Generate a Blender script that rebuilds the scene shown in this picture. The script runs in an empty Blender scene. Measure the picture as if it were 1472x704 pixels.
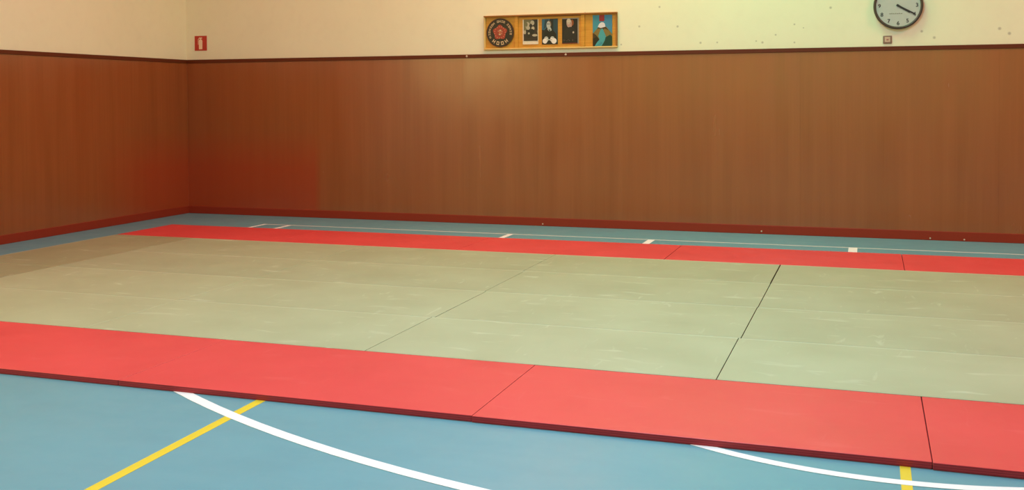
import bpy, bmesh, math, random
from mathutils import Matrix, Vector

# ------------------------------------------------------------------ camera, world, lights, exposure
S = bpy.context.scene
COL = S.collection
W, H = 1472, 704
S.view_settings.view_transform = 'Standard'
S.view_settings.look = 'None'
S.view_settings.gamma = 1.0
S.view_settings.use_curve_mapping = False
S.view_settings.exposure = 0.0

FOC = 1502.516
YAW, PITCH, ROLL = -0.32929, -0.02468, -0.00436
CAM = Vector((3.75254, -4.51492, 1.50471))
fwd = Vector((math.sin(YAW) * math.cos(PITCH), math.cos(YAW) * math.cos(PITCH), math.sin(PITCH)))
rgt = fwd.cross(Vector((0, 0, 1))).normalized()
upv = rgt.cross(fwd)
c_, s_ = math.cos(ROLL), math.sin(ROLL)
R_, U_ = c_ * rgt + s_ * upv, -s_ * rgt + c_ * upv
cd = bpy.data.cameras.new('camera')
cam = bpy.data.objects.new('camera', cd); COL.objects.link(cam)
m = Matrix((R_, U_, -fwd)).transposed().to_4x4()
m.translation = CAM
cam.matrix_world = m
cd.sensor_width = 36.0
cd.lens = FOC / W * 36.0
cd.shift_y = -171.938 / W
cd.clip_start = 0.05
S.camera = cam

wld = bpy.data.worlds.new('world'); S.world = wld
wld.use_nodes = True
wld.node_tree.nodes['Background'].inputs[0].default_value = (0.9, 0.8, 0.65, 1)
wld.node_tree.nodes['Background'].inputs[1].default_value = 0.0

XL, XR, YB, YF, ZC = -4.909, 12.5, 7.354, -13.0, 5.6      # the hall
T = 0.0316                                                 # mat thickness
# ceiling lamps: x, y, z, size, (r, g, b) in watts
ADDED_WINDOW_LIGHTS = [(272, 228, 83), (112, 112, 38)]      # unseen area lights added on left and front wall to brighten the wood
LAMPS = [
    (-3, 4, 5.5, 1.3, (56, 15.8, 15.8)),
    (-3, -1, 5.5, 1.3, (47, 13.3, 26)),
    (0.5, 6.2, 5.5, 1.3, (123, 52, 34.5)),
    (2.8, 6.0, 5.5, 1.3, (18, 84, 42)),
    (2.3, 2, 5.5, 1.3, (49, 131, 175)),
    (2.3, -2, 5.5, 1.3, (146, 175, 241)),
    (7.5, 5, 5.5, 1.3, (166, 48, 47)),
    (7.5, 0, 5.5, 1.3, (59, 17, 17)),
    (8, -7, 5.5, 1.3, (6, 5, 4)),
]
for (x, y, z, s, c) in LAMPS:
    mx = max(c)
    if mx <= 0: continue
    ld = bpy.data.lights.new('ceiling_lamp', 'AREA')
    ld.shape = 'SQUARE'; ld.size = s
    ld.energy = mx; ld.color = (c[0] / mx, c[1] / mx, c[2] / mx)
    lo = bpy.data.objects.new('ceiling_lamp', ld); lo.location = (x, y, z)
    COL.objects.link(lo)

for k, (loc, rot, sx_, sy_) in enumerate((((XL + .03, -4.5, 2.9), (0, math.radians(-90), 0), 2.2, 8.0), ((2.0, YF + .03, 2.75), (math.radians(90), 0, 0), 12.0, 2.5))):
    if not ADDED_WINDOW_LIGHTS[k]: continue
    c = ADDED_WINDOW_LIGHTS[k]; mx = max(c)
    ld = bpy.data.lights.new('added_window_light', 'AREA'); ld.shape = 'RECTANGLE'; ld.size = sx_; ld.size_y = sy_  # unseen light put in for the sheen of the upper wood
    ld.energy = mx; ld.color = tuple(v / mx for v in c)
    lo = bpy.data.objects.new('added_window_light', ld); lo.location = loc; lo.rotation_euler = rot
    COL.objects.link(lo)

# ------------------------------------------------------------------ materials
def srgb(r, g, b):
    f = lambda v: (v / 255 / 12.92) if v / 255 <= 0.04045 else ((v / 255 + 0.055) / 1.055) ** 2.4
    return (f(r), f(g), f(b), 1)

class NT:
    def __init__(s, name, rough=0.5, spec=0.5):
        s.m = bpy.data.materials.new(name); s.m.use_nodes = True
        s.n = s.m.node_tree.nodes; s.l = s.m.node_tree.links
        s.b = s.n['Principled BSDF']
        s.b.inputs['Roughness'].default_value = rough
        s.b.inputs['Specular IOR Level'].default_value = spec
    def pos(s):
        return s.n.new('ShaderNodeNewGeometry').outputs['Position']
    def map(s, v, scale, rot=(0, 0, 0)):
        q = s.n.new('ShaderNodeMapping'); q.inputs['Scale'].default_value = scale
        q.inputs['Rotation'].default_value = rot
        s.l.new(v, q.inputs['Vector']); return q.outputs[0]
    def noise(s, v, scale, detail=3, rough=0.5, dist=0.0):
        q = s.n.new('ShaderNodeTexNoise'); q.inputs['Scale'].default_value = scale
        q.inputs['Detail'].default_value = detail; q.inputs['Roughness'].default_value = rough
        q.inputs['Distortion'].default_value = dist
        s.l.new(v, q.inputs['Vector']); return q.outputs[0]
    def rng(s, v, a, b, c, d):
        q = s.n.new('ShaderNodeMapRange')
        for i, k in enumerate((a, b, c, d)): q.inputs[i + 1].default_value = k
        s.l.new(v, q.inputs[0]); return q.outputs[0]
    def math(s, op, a, b=0.0):
        q = s.n.new('ShaderNodeMath'); q.operation = op
        for i, k in enumerate((a, b)):
            if isinstance(k, (int, float)): q.inputs[i].default_value = k
            else: s.l.new(k, q.inputs[i])
        return q.outputs[0]
    def mix(s, f, a, b, mode='MIX'):
        q = s.n.new('ShaderNodeMix'); q.data_type = 'RGBA'; q.blend_type = mode
        for i, k in ((0, f), (6, a), (7, b)):
            if isinstance(k, (int, float)): q.inputs[i].default_value = k
            elif isinstance(k, tuple): q.inputs[i].default_value = k
            else: s.l.new(k, q.inputs[i])
        return q.outputs[2]
    def sep(s, v):
        q = s.n.new('ShaderNodeSeparateXYZ'); s.l.new(v, q.inputs[0]); return q.outputs
    def objcol(s):
        return s.n.new('ShaderNodeObjectInfo').outputs['Color']
    def base(s, c):
        if isinstance(c, tuple): s.b.inputs['Base Color'].default_value = c
        else: s.l.new(c, s.b.inputs['Base Color'])
    def rough(s, v): s.l.new(v, s.b.inputs['Roughness'])
    def bump(s, h, strength, dist=0.01):
        q = s.n.new('ShaderNodeBump'); q.inputs['Strength'].default_value = strength
        q.inputs['Distance'].default_value = dist
        s.l.new(h, q.inputs['Height']); s.l.new(q.outputs[0], s.b.inputs['Normal'])

def plain(name, c, rough=0.5, spec=0.4, var=0.06, sc=30):
    t = NT(name, rough, spec)
    n = t.noise(t.pos(), sc, 3)
    lo = tuple(v * (1 - var) for v in c[:3]) + (1,); hi = tuple(min(1, v * (1 + var)) for v in c[:3]) + (1,)
    t.base(t.mix(n, lo, hi)); return t.m

# painted plaster with small holes and scuffs
def plaster():
    t = NT('cream_plaster', 0.75, 0.25)
    P = t.pos()
    c = t.mix(t.noise(P, 1.3, 4), (0.815, 0.795, 0.533, 1), (0.885, 0.873, 0.596, 1))
    c = t.mix(t.rng(t.noise(P, 9, 4), 0.5, 0.75, 0, 0.12), c, (0.698, 0.678, 0.456, 1))
    hole = None
    for (hx, hz, r) in HOLES:
        d = t.n.new('ShaderNodeVectorMath'); d.operation = 'DISTANCE'
        t.l.new(P, d.inputs[0]); d.inputs[1].default_value = (hx, YB, hz)
        f = t.rng(d.outputs['Value'], r * 0.4, r * 1.2, 1, 0)
        hole = f if hole is None else t.math('MAXIMUM', hole, f)
    c = t.mix(t.math('MULTIPLY', hole, 0.48), c, (0.20, 0.17, 0.11, 1))
    t.base(c)
    t.bump(t.noise(P, 60, 3), 0.06)
    return t.m
def wallpt(u, v):
    x = (u - W / 2) / FOC; y = -(v - H / 2 + 171.938) / FOC
    D = fwd + x * R_ + y * U_
    q = CAM + D * ((YB - CAM.y) / D.y)
    return q.x, q.z
HOLES = [wallpt(u, v) + (r,) for u, v, r in [(919, 38, .014), (974, 38, .014), (1007, 61.5, .014), (1031, 61, .011),
    (1087, 59, .010), (1096, 61, .014), (1115, 50, .011), (1142, 35, .011), (1142, 61, .011), (1194, 11, .015), (948, 10, .013),
    (1325, 45, .015), (1343, 54, .016), (1437, 41, .018), (1451, 48, .018), (893, 64, .011), (118, 75, .01), (841, 18, .008), (1155, 40, .008)]]
M_wall = plaster()

def wood(ax):
    t = NT('varnished_wood_panel_' + ax, 0.30, 0.75)
    P = t.pos()
    if ax == 'back': g = t.map(P, (9, 1, 0.35)); g2 = t.map(P, (45, 1, .9)); g3 = t.map(P, (2.2, 1, .5))
    else: g = t.map(P, (1, 9, 0.35)); g2 = t.map(P, (1, 45, .9)); g3 = t.map(P, (1, 2.2, .5))
    n1 = t.noise(g, 1, 2.5, 0.5); n2 = t.noise(g2, 1, 3, 0.6); n3 = t.noise(g3, 1, 3)
    c = t.mix(t.rng(n1, .2, .8, 0.1, .9), (0.270, 0.079, 0.020, 1), (0.359, 0.109, 0.029, 1))
    c = t.mix(t.rng(n2, .35, .75, 0, .16), c, (0.180, 0.049, 0.013, 1))
    c = t.mix(t.rng(n3, .4, .7, 0, .4), c, (0.348, 0.089, 0.022, 1))
    # wood colour turned redder in the far corner, below the height of one metre
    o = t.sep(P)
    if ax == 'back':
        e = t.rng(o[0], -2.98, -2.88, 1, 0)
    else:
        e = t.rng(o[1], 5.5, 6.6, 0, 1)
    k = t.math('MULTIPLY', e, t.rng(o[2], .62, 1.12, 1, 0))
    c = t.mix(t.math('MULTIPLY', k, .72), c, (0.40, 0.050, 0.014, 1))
    t.base(c)
    r = t.rng(n1, .3, .7, .19, .25)
    t.rough(t.math('ADD', r, t.rng(t.noise(P, 2.2, 3), .3, .7, -.02, .03)))
    t.bump(t.math('ADD', n1, t.math('MULTIPLY', n2, .4)), 0.09, 0.003)
    return t.m
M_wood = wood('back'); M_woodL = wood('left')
M_rail = plain('maroon_painted_rail', (0.125, 0.024, 0.005, 1), .5, .25)
M_skirt = plain('red_painted_skirting', (0.30, 0.032, 0.011, 1), .5, .25)
M_capl = plain('light_screw_head', (0.62, 0.5, 0.36, 1), .4)

def floorm():
    t = NT('blue_sports_vinyl', 0.42, 0.4)
    P = t.pos()
    c = t.mix(t.rng(t.noise(P, .6, 4), .3, .7, 0, 1), (0.132, 0.329, 0.373, 1), (0.150, 0.360, 0.407, 1))
    c = t.mix(t.rng(t.noise(t.map(P, (1.5, 5, 1), (0, 0, .5)), 1.5, 5), .45, .75, 0, .35), c, (0.118, 0.303, 0.354, 1))
    c = t.mix(t.rng(t.noise(P, 14, 4), .55, .8, 0, .25), c, (0.177, 0.383, 0.416, 1))
    t.base(c)
    t.rough(t.rng(t.noise(P, 3, 4), .3, .7, .36, .5))
    t.bump(t.noise(P, 220, 2), 0.05, 0.002)
    return t.m
M_floor = floorm()
M_white = plain('white_court_paint', (0.93, 0.93, 0.88, 1), .45, .4, .02, 12)
M_grey = plain('worn_white_paint', (0.55, 0.60, 0.56, 1), .5, .4, .08, 12)
M_yellow = plain('yellow_court_paint', (0.80, 0.60, 0.035, 1), .45, .4, .04, 12)

def matm(name, ca, cb, scuff_and_glint, sa, rough):
    t = NT(name, rough, .4)
    P = t.pos()
    c = t.mix(t.rng(t.noise(P, 1.6, 4), .3, .7, 0, 1), ca, cb)
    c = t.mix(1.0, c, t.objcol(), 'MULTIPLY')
    s1 = t.rng(t.noise(t.map(P, (2.2, 8, 1), (0, 0, .25)), 1.15, 3, .5, .6), .63, .73, 0, sa)
    s2 = t.rng(t.noise(t.map(P, (9, 2.6, 1), (0, 0, -.5)), 1.3, 3, .5, .8), .655, .75, 0, sa * .8)
    c = t.mix(t.math('MAXIMUM', s1, s2), c, scuff_and_glint)
    if name.startswith('olive'):            # raised-edge highlight painted pale on one long side, other side darkened
        oc = t.sep(t.n.new('ShaderNodeTexCoord').outputs['Object'])[1]
        c = t.mix(t.rng(oc, .474, .480, 0, .38), c, scuff_and_glint)
        c = t.mix(t.rng(oc, -.475, -.49, 0, .16), c, (.30, .29, .17, 1))
    t.base(c)
    t.rough(t.rng(t.noise(P, 2.5, 3), .3, .7, rough - .05, rough + .06))
    w = t.n.new('ShaderNodeTexWave'); w.inputs['Scale'].default_value = 60; w.bands_direction = 'Y'
    t.l.new(P, w.inputs[0])
    t.bump(t.math('ADD', w.outputs['Fac'], t.noise(P, 160, 2)), 0.05, 0.002)
    return t.m
M_red = matm('red_vinyl', (0.737, 0.060, 0.062, 1), (0.792, 0.071, 0.071, 1), (0.882, 0.185, 0.173, 1), .18, .42)
M_green = matm('olive_green_vinyl', (0.428, 0.454, 0.265, 1), (0.476, 0.508, 0.306, 1), (0.612, 0.660, 0.450, 1), .55, .45)
M_redside = plain('shaded_crimson_side', (0.29, 0.022, 0.030, 1), .5, .3, .12, 8)  # shade of the upright side put into its colour
M_greenside = plain('dark_olive_side', (0.10, 0.09, 0.05, 1), .7, .2)
M_strip = plain('crimson_piping', (0.40, 0.035, 0.045, 1), .45, .3, .1, 8)
M_strip_g = plain('olive_piping', (0.16, 0.15, 0.08, 1), .6, .3, .1, 8)

# ------------------------------------------------------------------ mesh helpers
def box(bm, x0, x1, y0, y1, z0, z1, bev=0.0, seg=2, mi=0):
    r = bmesh.ops.create_cube(bm, size=1)
    vs = r['verts']
    for v in vs:
        v.co = Vector(((x0 + x1) / 2 + v.co.x * (x1 - x0), (y0 + y1) / 2 + v.co.y * (y1 - y0), (z0 + z1) / 2 + v.co.z * (z1 - z0)))
    es = list({e for v in vs for e in v.link_edges})
    fs = {f for v in vs for f in v.link_faces}
    if bev > 0:
        rr = bmesh.ops.bevel(bm, geom=es, offset=bev, segments=seg, affect='EDGES', profile=0.5)
        fs = set(rr['faces']) | {f for f in fs if f.is_valid}
    for f in fs:
        if f.is_valid: f.material_index = mi
    return bm
def obj(name, bm, mats, parent=None, smooth=False):
    me = bpy.data.meshes.new(name); bm.to_mesh(me); bm.free()
    for q in (mats if isinstance(mats, (list, tuple)) else [mats]): me.materials.append(q)
    if smooth:
        for p in me.polygons: p.use_smooth = True
    o = bpy.data.objects.new(name, me); COL.objects.link(o)
    if parent is not None: o.parent = parent
    return o
def bx(name, dims, mat, parent=None, bev=0.0, seg=2):
    return obj(name, box(bmesh.new(), *dims, bev, seg), mat, parent)
def tag(o, label, cat, group=None):
    o['label'] = label; o['category'] = cat
    if group: o['group'] = group
    return o
def struct(o): o['kind'] = 'structure'; return o
def thing(name, loc, label, cat, group=None):
    o = bpy.data.objects.new(name, None); o.location = loc; COL.objects.link(o)
    o.empty_display_size = .05
    return tag(o, label, cat, group)

# ------------------------------------------------------------------ the hall
fl = struct(bx('floor', (XL - .2, XR + .2, YF - .2, YB + .2, -0.2, 0), M_floor))
wb = struct(bx('wall_back', (XL - .2, XR + .2, YB, YB + .2, 0, ZC), M_wall))
wl = struct(bx('wall_left', (XL - .2, XL, YF, YB, 0, ZC), M_wall))
wr = struct(bx('wall_right', (XR, XR + .2, YF, YB, 0, ZC), M_wall))
wf = struct(bx('wall_front', (XL - .2, XR + .2, YF - .2, YF, 0, ZC), M_wall))
M_ceil = plain('off_white_ceiling', (.62, .58, .48, 1), .9, .1)
ce = struct(bx('ceiling', (XL - .2, XR + .2, YF - .2, YB + .2, ZC, ZC + .2), M_ceil))

HP, HB = 2.053, 0.097
PD = 0.016                                                # panel sheet thickness
xs = [XL + PD]
x = -2.915
while x < XR - .3: xs.append(x); x += 1.985
xs.append(XR - PD)
for a, b in zip(xs[:-1], xs[1:]):
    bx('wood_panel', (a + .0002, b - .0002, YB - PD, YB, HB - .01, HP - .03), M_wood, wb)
ys = [YB - PD]
y = YB - 1.2
while y > .5: ys.append(y); y -= 1.985
for a, b in zip(ys[1:], ys[:-1]):
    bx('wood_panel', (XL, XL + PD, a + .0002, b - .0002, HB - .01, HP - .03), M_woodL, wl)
bx('wood_panel', (XR - PD, XR, YF, YB, HB - .01, HP - .03), M_woodL, wr)
t1 = struct(bx('trim_1', (XL, XR, YB - .026, YB, HP - .045, HP), M_rail, None, .004))
t2 = struct(bx('trim_2', (XL, XL + .026, ys[-1], YB - .026, HP - .045, HP), M_rail, None, .004))
b1 = struct(bx('baseboard_back', (XL, XR, YB - .024, YB, 0, HB), M_skirt, None, .004))
b2 = struct(bx('baseboard_left', (XL, XL + .024, YF, YB - .024, 0, HB), M_skirt, None, .004))
def knob(name, x, z, r, parent, mat, y=None):
    bm = bmesh.new()
    bmesh.ops.create_uvsphere(bm, u_segments=12, v_segments=8, radius=r)
    for v in bm.verts: v.co = Vector((x + v.co.x, (y or YB - .026) + v.co.y * .5, z + v.co.z))
    return obj(name, bm, mat, parent, True)
for u, v in ((672, 81), (814, 78.5)):
    px, pz = wallpt(u, v); knob('screw_head', px, pz, .013, t1, M_capl)
for u, v in ((1095, 332), (1337, 342), (1386, 344), (781, 321.5)):
    px, pz = wallpt(u, v); knob('screw_head', px, pz, .009, b1, M_capl, YB - .024)

# unseen window frames, added around the two area lights
def added_window(name, along, u0, u1, z0, z1, n):
    w = None
    def bar(a, b, c, d):
        q = (XL, XL + .06, a, b, c, d) if along == 'y' else (a, b, YF, YF + .06, c, d)
        return box(bmesh.new(), *q, .003, 1)
    w = struct(obj(name, bar(u0 - .08, u1 + .08, z0 - .08, z0), M_white))
    obj('added_window_frame', bar(u0 - .08, u1 + .08, z1, z1 + .08), M_white, w)
    for i in range(n + 1):
        u = u0 + (u1 - u0) * i / n
        obj('added_window_frame', bar(u - .03, u + .03, z0, z1), M_white, w)
M_white = plain('white_court_paint', (0.93, 0.93, 0.88, 1), .45, .4, .02, 12)
added_window('added_window_1', 'y', -8.5, -.5, 1.8, 4.0, 5)
added_window('added_window_2', 'x', -4.0, 8.0, 1.5, 4.0, 6)

# court lines on the floor
def line_poly(name, pts, w, mat, z=0.0012, h=.0012):
    bm = bmesh.new(); L = []; n = len(pts)
    for i, p in enumerate(pts):
        a = Vector(pts[max(0, i - 1)]); b = Vector(pts[min(n - 1, i + 1)])
        d = (b - a).normalized(); q = Vector((-d.y, d.x)) * w / 2
        L.append([bm.verts.new((p[0] + s * q.x, p[1] + s * q.y, zz)) for s in (1, -1) for zz in (z - h, z)])
    for A, B in zip(L[:-1], L[1:]):
        bm.faces.new((A[1], A[3], B[3], B[1])); bm.faces.new((A[0], A[1], B[1], B[0])); bm.faces.new((A[3], A[2], B[2], B[3]))
    bmesh.ops.recalc_face_normals(bm, faces=bm.faces)
    return obj(name, bm, mat, fl)
def arc(cx, cy, r, a0, a1, n=90):
    return [(cx + r * math.cos(math.radians(a0 + (a1 - a0) * i / n)), cy + r * math.sin(math.radians(a0 + (a1 - a0) * i / n))) for i in range(n + 1)]
line_poly('yellow_court_line', [(.845, .9), (.868, 0), (.905, -1.25), (.96, -3.5)], .052, M_yellow, .0010)
line_poly('yellow_court_line', [(3.90, .9), (3.897, 0), (3.895, -3.5)], .042, M_yellow, .0010)
line_poly('white_court_line', arc(3.9, 5.75, 6.722, 195, 345), .062, M_white, .0022, .0012)
line_poly('white_court_line', arc(3.87, 1.55, 1.737, 180, 360), .052, M_white, .0022, .0012)
line_poly('white_court_line', [(-3.225, 6.525), (XR - 1, 6.475 - .0)], .045, M_grey, .0010)
line_poly('white_court_line', [(-3.2, 3.0), (-3.2, 6.54)], .05, M_white, .0020, .0008)
for tx, tw in ((-2.85, .055), (-.03, .065), (1.56, .075), (3.605, .085)):
    line_poly('white_court_line', [(tx, 5.9), (tx, 6.50)], tw, M_white, .0020, .0008)

# ------------------------------------------------------------------ judo mats
def mat_proto(name, LX, LY, top, side, strip):
    bm = box(bmesh.new(), -LX / 2, LX / 2, -LY / 2, LY / 2, 0, T, .0035, 3)
    for f in bm.faces:
        f.material_index = 1 if (abs(f.normal.z) < .35 or f.normal.z < -.2) else 0
    o = obj(name, bm, [top, side])
    bm = bmesh.new()
    for z in (.0105, .0200):
        for (a, b, c, d) in ((-LX / 2 - .0006, LX / 2 + .0006, -LY / 2 - .0006, -LY / 2 + .001), (-LX / 2 - .0006, LX / 2 + .0006, LY / 2 - .001, LY / 2 + .0006),
                             (-LX / 2 - .0006, -LX / 2 + .001, -LY / 2, LY / 2), (LX / 2 - .001, LX / 2 + .0006, -LY / 2, LY / 2)):
            box(bm, a, b, c, d, z - .0016, z + .0016)
    obj('side_piping', bm, strip, o)
    return o
used = set()
def place(proto, x0, x1, y0, y1, rot, label, group, tint=1.0, turn=False):
    if proto.name in used:
        o = proto.copy(); COL.objects.link(o)
        for ch in proto.children:
            c = ch.copy(); COL.objects.link(c); c.parent = o
    else:
        o = proto; used.add(proto.name)
    o.location = ((x0 + x1) / 2, (y0 + y1) / 2, 0)
    w, d = x1 - x0, y1 - y0
    if turn: w, d = d, w; rot += 90
    o.scale = (w / LXM, d / LYM, 1)
    o.rotation_euler = (0, 0, math.radians(rot))
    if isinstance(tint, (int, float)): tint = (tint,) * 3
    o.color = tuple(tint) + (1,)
    return tag(o, label, 'mat', group)
LXM, LYM = 2.0, 1.0
red = mat_proto('red_judo_mat', LXM, LYM, M_red, M_redside, M_strip)
grn = mat_proto('green_judo_mat', LXM, LYM, M_green, M_greenside, M_strip_g)

RF = 'red mats along the near edge'
for xa, xb, ya, yb, rr, lab in [
        (-1.99, -.0015, .008, .985, 0.0, 'near red mat cut by the left photo edge'),
        (.0008, 2.0015, .008, .986, 0.03, 'near red mat under whose front edge the white arc and left yellow line run'),
        (2.0035, 3.9995, .004, .984, 0.03, 'whole near red mat right of centre, between two visible seams'),
        (4.003, 6.0, -.004, .984, -.05, 'near red mat in the lower right corner of the photo')]:
    place(red, xa, xb, ya, yb, rr, lab, RF)
RB = 'red mats along the far edge'
for xa, xb, ya, yb, rr, lab in [
        (-4.13, -2.122, 4.995, 5.968, .0, 'far red mat nearest the corner of the hall'),
        (-2.119, -.082, 4.992, 5.968, .0, 'second far red mat from the left'),
        (-.079, 1.972, 4.990, 5.966, .0, 'third far red mat from the left, below the wooden display board'),
        (1.976, 4.044, 4.990, 5.972, .0, 'far red mat behind the right dark seam between green mats'),
        (4.048, 6.1, 4.988, 5.970, 0, 'far red mat cut by the right photo edge')]:
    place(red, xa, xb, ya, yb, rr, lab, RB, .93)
G = 'green mats inside the red borders'
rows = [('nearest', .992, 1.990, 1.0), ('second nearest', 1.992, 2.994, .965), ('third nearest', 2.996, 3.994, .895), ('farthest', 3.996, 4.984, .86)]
cols = ['second column from the left', 'column left of the diagonal dark seam', 'between the two dark seams', 'right of the right dark seam']
edges = [  # left and right side of each mat, row by row
    [(-3.128, -1.084), (-1.082, .947), (.950, 2.996), (2.9995, 5.04)],
    [(-3.128, -1.083), (-1.081, .967), (.971, 3.009), (3.0135, 5.05)],
    [(-3.126, -1.084), (-1.081, .957), (.9595, 3.0125), (3.017, 5.05)],
    [(-3.126, -1.084), (-1.081, .938), (.940, 3.009), (3.018, 5.05)]]
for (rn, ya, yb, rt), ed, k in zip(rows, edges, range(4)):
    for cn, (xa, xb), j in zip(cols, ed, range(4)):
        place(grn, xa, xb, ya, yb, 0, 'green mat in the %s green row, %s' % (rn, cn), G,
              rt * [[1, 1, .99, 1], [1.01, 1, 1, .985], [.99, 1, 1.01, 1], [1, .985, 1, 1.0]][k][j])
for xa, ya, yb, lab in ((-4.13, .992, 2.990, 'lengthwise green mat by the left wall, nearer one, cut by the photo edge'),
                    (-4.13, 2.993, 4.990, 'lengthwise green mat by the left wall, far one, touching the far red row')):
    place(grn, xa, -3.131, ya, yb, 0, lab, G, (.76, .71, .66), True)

# ------------------------------------------------------------------ display board above the rail
M_bd = NT('honey_pine', .45, .4)
_P = M_bd.pos()
M_bd.base(M_bd.mix(M_bd.rng(M_bd.noise(M_bd.map(_P, (3, 3, 26)), 2, 4), .3, .7, 0, 1), (.57, .25, .020, 1), (.68, .33, .034, 1))); M_bd = M_bd.m
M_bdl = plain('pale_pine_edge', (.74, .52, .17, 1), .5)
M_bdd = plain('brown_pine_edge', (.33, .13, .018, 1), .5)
BX0, BX1, BZ0, BZ1 = -.646, .996, 2.103, 2.511
bd = thing('display_board', (.175, YB, BZ0), 'long honey-coloured wooden display board on the cream wall, holding badge and pictures', 'board')
def part(name, dims, mat, par=bd, bev=.002):
    x0, x1, y0, y1, z0, z1 = dims; l = par.location
    return obj(name, box(bmesh.new(), x0 - l.x, x1 - l.x, y0 - l.y, y1 - l.y, z0 - l.z, z1 - l.z, bev, 1), mat, par)
part('back_panel', (BX0, BX1, YB - .010, YB, BZ0, BZ1), M_bd)
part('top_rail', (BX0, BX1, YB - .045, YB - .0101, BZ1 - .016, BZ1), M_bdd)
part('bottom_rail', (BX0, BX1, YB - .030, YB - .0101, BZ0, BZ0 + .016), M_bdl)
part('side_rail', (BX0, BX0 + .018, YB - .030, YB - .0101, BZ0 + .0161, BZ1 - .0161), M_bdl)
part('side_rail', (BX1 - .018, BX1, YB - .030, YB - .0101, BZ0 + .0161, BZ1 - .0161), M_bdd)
for u in (743, 838.5):
    dx = wallpt(u, 45)[0]
    part('divider', (dx - .022, dx + .022, YB - .026, YB - .0101, BZ0 + .0161, BZ1 - .0161), M_bd)
for u0, u1 in ((747, 835),):
    part('shadow_strip', (wallpt(u0, 45)[0], wallpt(u1, 45)[0], YB - .024, YB - .0101, 2.482, 2.4945), M_bdd)  # brown strip standing in for the shadow under the top rail
YS = YB - .0102                                            # face of the back panel

# flat pictures: layered thin shapes in one print mesh
def mc(name, c, rough=.35): return plain(name, srgb(*c), rough, .4, .10, 60)
def poly(bm, pts, y, th, mi):
    a = [bm.verts.new((px, y, pz)) for px, pz in pts]; b = [bm.verts.new((px, y + th, pz)) for px, pz in pts]
    fs = [bm.faces.new(a), bm.faces.new(b[::-1])]
    n = len(pts)
    for i in range(n): fs.append(bm.faces.new((a[i], b[i], b[(i + 1) % n], a[(i + 1) % n])))
    for f in fs: f.material_index = mi
def ell(cx, cz, rx, rz, n=20, a0=0, a1=360):
    return [(cx + rx * math.cos(math.radians(a0 + (a1 - a0) * i / n)), cz + rz * math.sin(math.radians(a0 + (a1 - a0) * i / n))) for i in range(n if a1 - a0 == 360 else n + 1)]
def picture(name, x0, x1, z0, z1, layers, mats, label, cat, group=None, edge=0):
    """layers: list of (points in 0..1 units, material index), stacked from back to front"""
    o = thing(name, ((x0 + x1) / 2, YS, z0), label, cat, group)
    w, h = x1 - x0, z1 - z0
    bx0 = bmesh.new(); box(bx0, -w / 2, w / 2, -.005, 0, 0, h, .0008, 1)
    obj('backing_card', bx0, edge, o)
    bm = bmesh.new(); y = -.0052
    for pts, mi in layers:
        poly(bm, [((px - .5) * w, pz * h) for px, pz in pts], y - .0004, .0004, mi); y -= .0004
    bmesh.ops.recalc_face_normals(bm, faces=bm.faces)
    obj('print', bm, mats, o)
    return o
R = lambda a, b, c, d: [(a, c), (b, c), (b, d), (a, d)]
PG = 'three photographs in the middle of the display board'
m1 = [mc('photo_dark', (38, 34, 28)), mc('photo_olive', (112, 108, 72)), mc('photo_grey', (176, 168, 140)), mc('photo_black', (22, 20, 18)), mc('photo_white', (226, 214, 184)), mc('photo_brownblack', (48, 36, 30))]
M_card = mc('pale_card', (214, 176, 104))
x0, z1 = wallpt(752, 28.5); x1, z0 = wallpt(774.5, 63.5)
picture('photograph', x0, x1, z0, z1, [
    (R(.0, 1, .0, 1), 4), (R(.06, .96, .14, 1.0), 1), (R(.60, .96, .55, 1.0), 0), (ell(.30, .78, .16, .12), 2), (ell(.22, .80, .10, .09), 1),
    (ell(.62, .86, .13, .10), 2), (ell(.52, .74, .10, .09), 0), ([(.06, .14), (.96, .14), (.96, .42), (.86, .62), (.68, .70), (.40, .70), (.20, .56), (.06, .46)], 5),
    (ell(.35, .66, .12, .075), 2), (ell(.66, .64, .10, .08), 2), (ell(.55, .52, .22, .10), 3), (ell(.78, .36, .17, .05), 2), (ell(.14, .49, .08, .08), 2),
    (ell(.36, .36, .14, .10), 0), (ell(.40, .44, .06, .04), 2)], m1,
    'black-and-white photograph of two people, leftmost of three on the display board', 'photograph', PG, M_card)
m2 = [mc('portrait_night', (22, 30, 30)), mc('portrait_blue', (38, 96, 116)), mc('portrait_skin', (176, 184, 172)), mc('portrait_suit', (14, 16, 15)), mc('portrait_white', (232, 226, 210)), mc('portrait_teal', (30, 60, 70)), mc('portrait_brown', (110, 84, 52))]
x0, z1 = wallpt(779.5, 27.5); x1, z0 = wallpt(802.5, 63.5)
picture('photograph', x0, x1, z0, z1, [
    (R(0, 1, 0, 1), 0), ([(0, .58), (.16, .56), (.40, .76), (.50, 1), (0, 1)], 1), ([(.1, .6), (.3, .7), (.42, .98), (.2, .98)], 5), (R(.72, 1, .05, .98), 5),
    ([(.08, .02), (.95, .02), (.90, .40), (.70, .56), (.55, .62), (.35, .60), (.18, .48)], 3), (ell(.45, .79, .15, .14), 6), (ell(.42, .76, .125, .145), 2),
    ([(.36, .66), (.56, .66), (.62, .55), (.48, .50), (.36, .57)], 2), ([(.40, .58), (.55, .58), (.50, .48)], 5), (ell(.38, .80, .04, .02, 8), 3), (ell(.48, .80, .03, .02, 8), 3),
    (ell(.28, .22, .13, .09), 2), (ell(.66, .22, .13, .09), 2), (ell(.20, .13, .15, .10), 4), (ell(.76, .13, .17, .11), 4), (ell(.30, .17, .10, .07), 4), (ell(.62, .18, .10, .07), 4), (R(.3, .65, .16, .20), 2)], m2,
    'portrait photograph of a dark-clad person, blue background, middle of the three on the board', 'photograph', PG, M_card)
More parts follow.
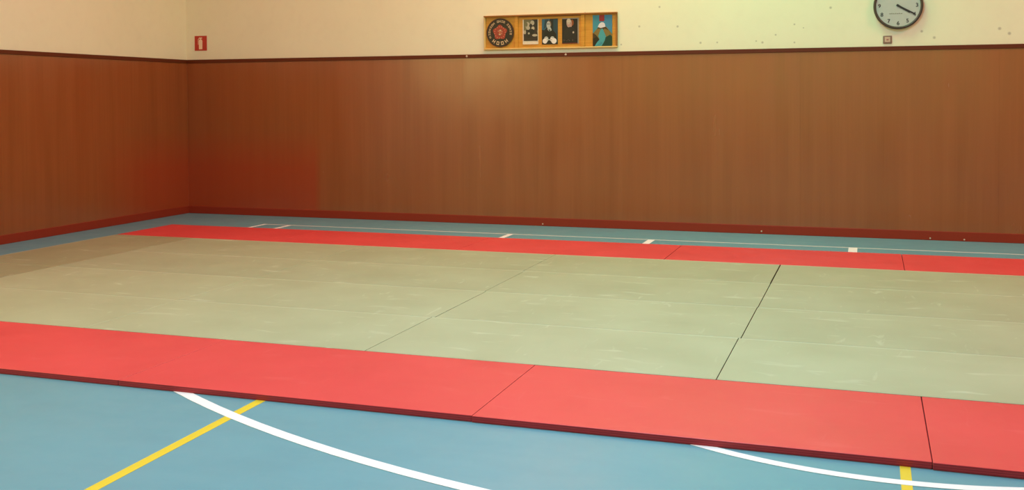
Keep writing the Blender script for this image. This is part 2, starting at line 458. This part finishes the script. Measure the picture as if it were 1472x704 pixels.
m3 = [mc('dark_print', (26, 20, 18)), mc('pale_head', (206, 190, 160)), mc('rosy_face', (182, 146, 128)), mc('orange_ear', (140, 72, 30)), mc('dark_coat', (36, 30, 27)), mc('faint_line', (96, 76, 72)), mc('red_edge', (96, 28, 16)), mc('grey_edge', (150, 140, 124))]
x0, z1 = wallpt(808.5, 26.5); x1, z0 = wallpt(832.5, 62.5)
sig = [(R(.10 + .085 * i, .14 + .085 * i, .10 + .03 * (i % 2), .17 - .02 * (i % 3)), 5) for i in range(8)]
picture('photograph', x0, x1, z0, z1, [
    (R(0, 1, 0, 1), 7), (R(0, .93, 0, .97), 0), (R(0, .93, 0, .035), 6), (ell(.60, .82, .10, .12), 3), (ell(.43, .80, .16, .17), 2), (ell(.40, .87, .13, .11), 1), (ell(.48, .70, .11, .07), 2),
    ([(.08, .18), (.88, .18), (.86, .48), (.70, .62), (.50, .66), (.30, .62), (.12, .50)], 4), (ell(.68, .44, .055, .045), 7), (ell(.68, .44, .03, .025), 1),
    (ell(.36, .81, .03, .012, 8), 0), (ell(.48, .81, .03, .012, 8), 0)] + sig, m3,
    'dark portrait photograph of a bald person with a medal, rightmost of three on the board', 'photograph', PG, M_card)
m4 = [mc('poster_teal', (62, 140, 150)), mc('poster_blue', (64, 132, 158)), mc('poster_red', (150, 32, 40)), mc('poster_snow', (216, 214, 212)), mc('poster_olive', (128, 108, 52)), mc('poster_brown', (70, 52, 20)), mc('poster_green', (16, 62, 46)), mc('poster_river', (70, 158, 158)), mc('poster_dark', (34, 30, 12))]
x0, z1 = wallpt(852.5, 22.0); x1, z0 = wallpt(880.5, 66.0)
picture('poster', x0, x1, z0, z1, [
    (R(0, 1, 0, 1), 0), (R(.45, 1, .45, 1), 1), (R(.34, .60, .80, 1), 2), ([(0, .40), (.30, .62), (.70, .62), (1, .38), (1, 0), (0, 0)], 4), ([(.22, .56), (.40, .66), (.62, .66), (.82, .50), (.62, .56), (.5, .50), (.36, .56)], 5),
    ([(.26, .62), (.34, .72), (.44, .765), (.54, .765), (.62, .72), (.66, .62), (.52, .60), (.42, .58)], 3), ([(0, .28), (.14, .38), (.34, .22), (.25, .0), (0, 0)], 8), ([(0, .42), (.1, .40), (.18, .3), (0, .24)], 5),
    ([(.42, .55), (.52, .56), (.62, .40), (.70, .28), (.55, .10), (.50, 0), (.10, 0), (.22, .12), (.36, .22), (.28, .32)], 7), ([(.45, .0), (.62, .16), (.66, .28), (.90, .36), (1, .30), (1, 0)], 6), ([(.2, .02), (.4, .02), (.5, .1), (.44, .14)], 0)], m4,
    'coloured poster of a snowy mountain and turquoise river, right end of the display board', 'poster', None, M_card)

# round badge
ex, ez = wallpt(719.8, 47.2)
M_k = mc('badge_black', (30, 18, 12)); M_kr = mc('badge_red', (158, 48, 30)); M_kc = mc('badge_cream', (206, 172, 132)); M_km = mc('badge_maroon', (74, 16, 10)); M_kp = mc('badge_pink', (186, 106, 84)); M_ko = mc('badge_orange', (206, 124, 62))
bg = thing('round_badge', (ex, YS, ez), 'round black badge with red flower centre and cream characters, left on the board', 'badge')
def disc(bm, r, y0, y1, n=48, cx=0, cz=0, mi=0): poly(bm, ell(cx, cz, r, r, n), y0, y1 - y0, mi)
RB_ = .172
bm = bmesh.new(); disc(bm, RB_, -.012, -.0002); bmesh.ops.recalc_face_normals(bm, faces=bm.faces); obj('disc', bm, M_k, bg)
bm = bmesh.new()
N = 48
for i in range(N):
    a0, a1 = 2 * math.pi * i / N, 2 * math.pi * (i + 1) / N
    q = [(r_ * math.cos(a), r_ * math.sin(a)) for r_, a in ((RB_ - .007, a0), (RB_ + .001, a0), (RB_ + .001, a1), (RB_ - .007, a1))]
    poly(bm, q, -.0140, .0018, 0)
bmesh.ops.recalc_face_normals(bm, faces=bm.faces); obj('rim', bm, M_km, bg)
bm = bmesh.new()
pts = [((.082 + .010 * math.cos(5 * math.radians(a) - math.pi / 2 * 1)) * math.cos(math.radians(a)) - .002, (.082 + .010 * math.cos(5 * math.radians(a) - math.pi / 2)) * math.sin(math.radians(a)) + .004) for a in range(0, 360, 6)]
poly(bm, pts, -.0135, .0014, 0); y_ = -.0136
rg = random.Random(3)
for k in range(15):
    a = 2 * math.pi * k / 15; r_ = .068
    poly(bm, ell(r_ * math.cos(a) - .002, r_ * math.sin(a) + .004, .008, .008, 8), -.0148, .0012, 1)
poly(bm, ell(-.002, .004, .044, .044, 24), -.0150, .0014, 2)
for k in range(6):
    a = math.radians(60 * k + 20)
    poly(bm, ell(.024 * math.cos(a), .024 * math.sin(a) + .004, .013, .009, 10), -.0162, .0011, [1, 3, 1, 0, 3, 1][k])
poly(bm, ell(-.002, .004, .009, .009, 10), -.0162, .0011, 4)
bmesh.ops.recalc_face_normals(bm, faces=bm.faces); obj('flower_emblem', bm, [M_kr, M_kp, mc('badge_brick', (140, 62, 40)), M_kc, M_ko], bg)
# ring of cream characters, drawn as stroke clusters (too small in the photo to read)
def glyph(ang, r, h, w, strokes):
    bm = bmesh.new()
    ca, sa = math.cos(math.radians(ang)), math.sin(math.radians(ang))
    for (a, b, c, d) in strokes:           # local tangential a..b, radial c..d
        q = [(t_ * w, r + s2 * h) for t_, s2 in ((a, c), (b, c), (b, d), (a, d))]
        poly(bm, [(rr * ca + tt * sa, rr * sa - tt * ca) for tt, rr in q], -.0136, .0014, 0)
    bmesh.ops.recalc_face_normals(bm, faces=bm.faces); obj('character', bm, M_kc, bg)
G1 = [(-.5, -.25, -.5, .5), (.25, .5, -.5, .5), (-.25, .25, -.1, .15)]
G2 = [(-.5, .5, .3, .5), (-.12, .12, -.5, .3), (-.5, .5, -.5, -.3)]
G3 = [(-.5, -.25, -.5, .5), (-.25, .5, .25, .5), (-.25, .5, -.5, -.25), (.28, .5, -.25, .25)]
for a in (232, 257, 283, 308): glyph(a, .127, .042, .034, [G1, G3, G3, G1][(232, 257, 283, 308).index(a)])
for i, a in enumerate((203, 188, 176, 163, 150, 138, 127)): glyph(a, .136, .024, .022, [G1, G2, G3][i % 3])
for i, a in enumerate((102, 91, 79, 68)): glyph(a, .136, .026, .022, [G3, G1, G2][i % 3])
for i, a in enumerate((44, 31, 19, 6, -7)): glyph(a, .136, .024, .022, [G2, G3, G1][i % 3])

# ------------------------------------------------------------------ wall clock
kx, kz = wallpt(1291, 8.5)
RC = .249
ck = thing('wall_clock', (kx, YB, kz), 'large round wall clock with dark rim and pale face, high on the cream wall', 'clock')
M_rim = plain('dark_clock_rim', srgb(70, 60, 46), .35, .5); M_face = plain('pale_clock_face', (.50, .53, .46, 1), .4, .4, .03)
M_ink = plain('clock_ink', srgb(52, 48, 42), .5)
prof = [(RC - .006, 0), (RC, -.008), (RC, -.040), (RC - .006, -.050), (RC - .018, -.052), (RC - .026, -.044), (RC - .028, -.030)]
bm = bmesh.new(); rings = []
NS = 72
for i in range(NS):
    a = 2 * math.pi * i / NS
    rings.append([bm.verts.new((r_ * math.cos(a), y, r_ * math.sin(a))) for r_, y in prof])
for i in range(NS):
    A, B = rings[i], rings[(i + 1) % NS]
    for j in range(len(prof) - 1): bm.faces.new((A[j], A[j + 1], B[j + 1], B[j]))
bmesh.ops.recalc_face_normals(bm, faces=bm.faces); obj('rim', bm, M_rim, ck, True)
bm = bmesh.new(); disc(bm, RC - .02, -.034, -.002, 72); bmesh.ops.recalc_face_normals(bm, faces=bm.faces); obj('clock_face', bm, M_face, ck)
dg = bpy.context.evaluated_depsgraph_get()
for n in range(1, 13):
    fc = bpy.data.curves.new('numeral', 'FONT'); fc.body = str(n); fc.size = .057; fc.align_x = 'CENTER'; fc.align_y = 'CENTER'; fc.extrude = .0006; fc.offset = .0010
    to = bpy.data.objects.new('numeral', fc); COL.objects.link(to); bpy.context.view_layer.update()
    me = bpy.data.meshes.new_from_object(to.evaluated_get(bpy.context.evaluated_depsgraph_get()))
    bpy.data.objects.remove(to)
    me.materials.clear(); me.materials.append(M_ink)
    a = math.radians(90 - 30 * n)
    o = bpy.data.objects.new('numeral', me); COL.objects.link(o); o.parent = ck
    o.rotation_euler = (math.pi / 2, 0, 0); o.location = ((RC - .062) * math.cos(a), -.0350, (RC - .062) * math.sin(a))
def hand(name, deg, L, w, y):
    bm = bmesh.new()
    poly(bm, [(-.018, -w / 2), (L * .97, -w * .42), (L, 0), (L * .97, w * .42), (-.018, w / 2)], y, .0015, 0)
    poly(bm, ell(0, 0, .013, .013, 20), y - .0002, .0019, 0)
    bmesh.ops.recalc_face_normals(bm, faces=bm.faces)
    o = obj(name, bm, M_ink, ck); o.rotation_euler = (0, math.radians(deg - 90), 0); return o
hand('hour_hand', 121.5, .14, .022, -.0385); hand('minute_hand', 119, .195, .017, -.0412)
bm = bmesh.new()
for i, (a, b) in enumerate(((-.088, -.072), (-.068, -.058), (-.053, -.036), (-.030, -.018), (-.013, .004), (.009, .020), (.026, .042))):
    box(bm, a * 1.0, b * 1.0, -.0352, -.0338, -.088, -.080 + .003 * (i % 2))
obj('dial_lettering', bm, plain('faint_ink', srgb(140, 138, 118), .5), ck)

# small plate under the clock
sx, sz = wallpt(1275.7, 57)
pl = thing('wall_plate', (sx, YB, sz), 'tiny square pinkish plate on the wall just below the clock', 'plate')
bm = box(bmesh.new(), -.045, .045, -.012, 0, -.042, .042, .006, 2); obj('plate_body', bm, mc('plate_mauve', (138, 108, 92)), pl)
bm = box(bmesh.new(), -.028, .028, -.0142, -.0119, -.026, .028, .001, 1); obj('plate_insert', bm, mc('plate_pale', (205, 176, 148)), pl)
bm = box(bmesh.new(), -.010, .012, -.0160, -.0141, -.010, .008, .001, 1); obj('plate_mark', bm, mc('plate_mark', (176, 120, 104)), pl)

# fire extinguisher sign in the corner
gx, gz = wallpt(288.8, 62.2)
sg = thing('extinguisher_sign', (gx, YB, gz), 'small red fire extinguisher sign with white pictogram near the corner of the hall', 'sign')
bm = box(bmesh.new(), -.094, .094, -.006, 0, -.098, .098, .001, 1); obj('sign_plate', bm, plain('sign_red', (.50, .040, .020, 1), .4), sg)
bm = bmesh.new()
poly(bm, [(-.026, -.080), (.026, -.080), (.028, .030), (.020, .048), (-.020, .048), (-.028, .030)], -.0074, .0013, 0)
poly(bm, R(-.008, .008, .048, .062), -.0074, .0013, 0); poly(bm, R(-.026, .024, .062, .076), -.0074, .0013, 0)
poly(bm, [(-.026, .070), (-.040, .050), (-.040, -.020), (-.034, -.020), (-.034, .046), (-.022, .062)], -.0074, .0013, 0)
bmesh.ops.recalc_face_normals(bm, faces=bm.faces); obj('pictogram', bm, mc('sign_cream', (240, 214, 176)), sg)
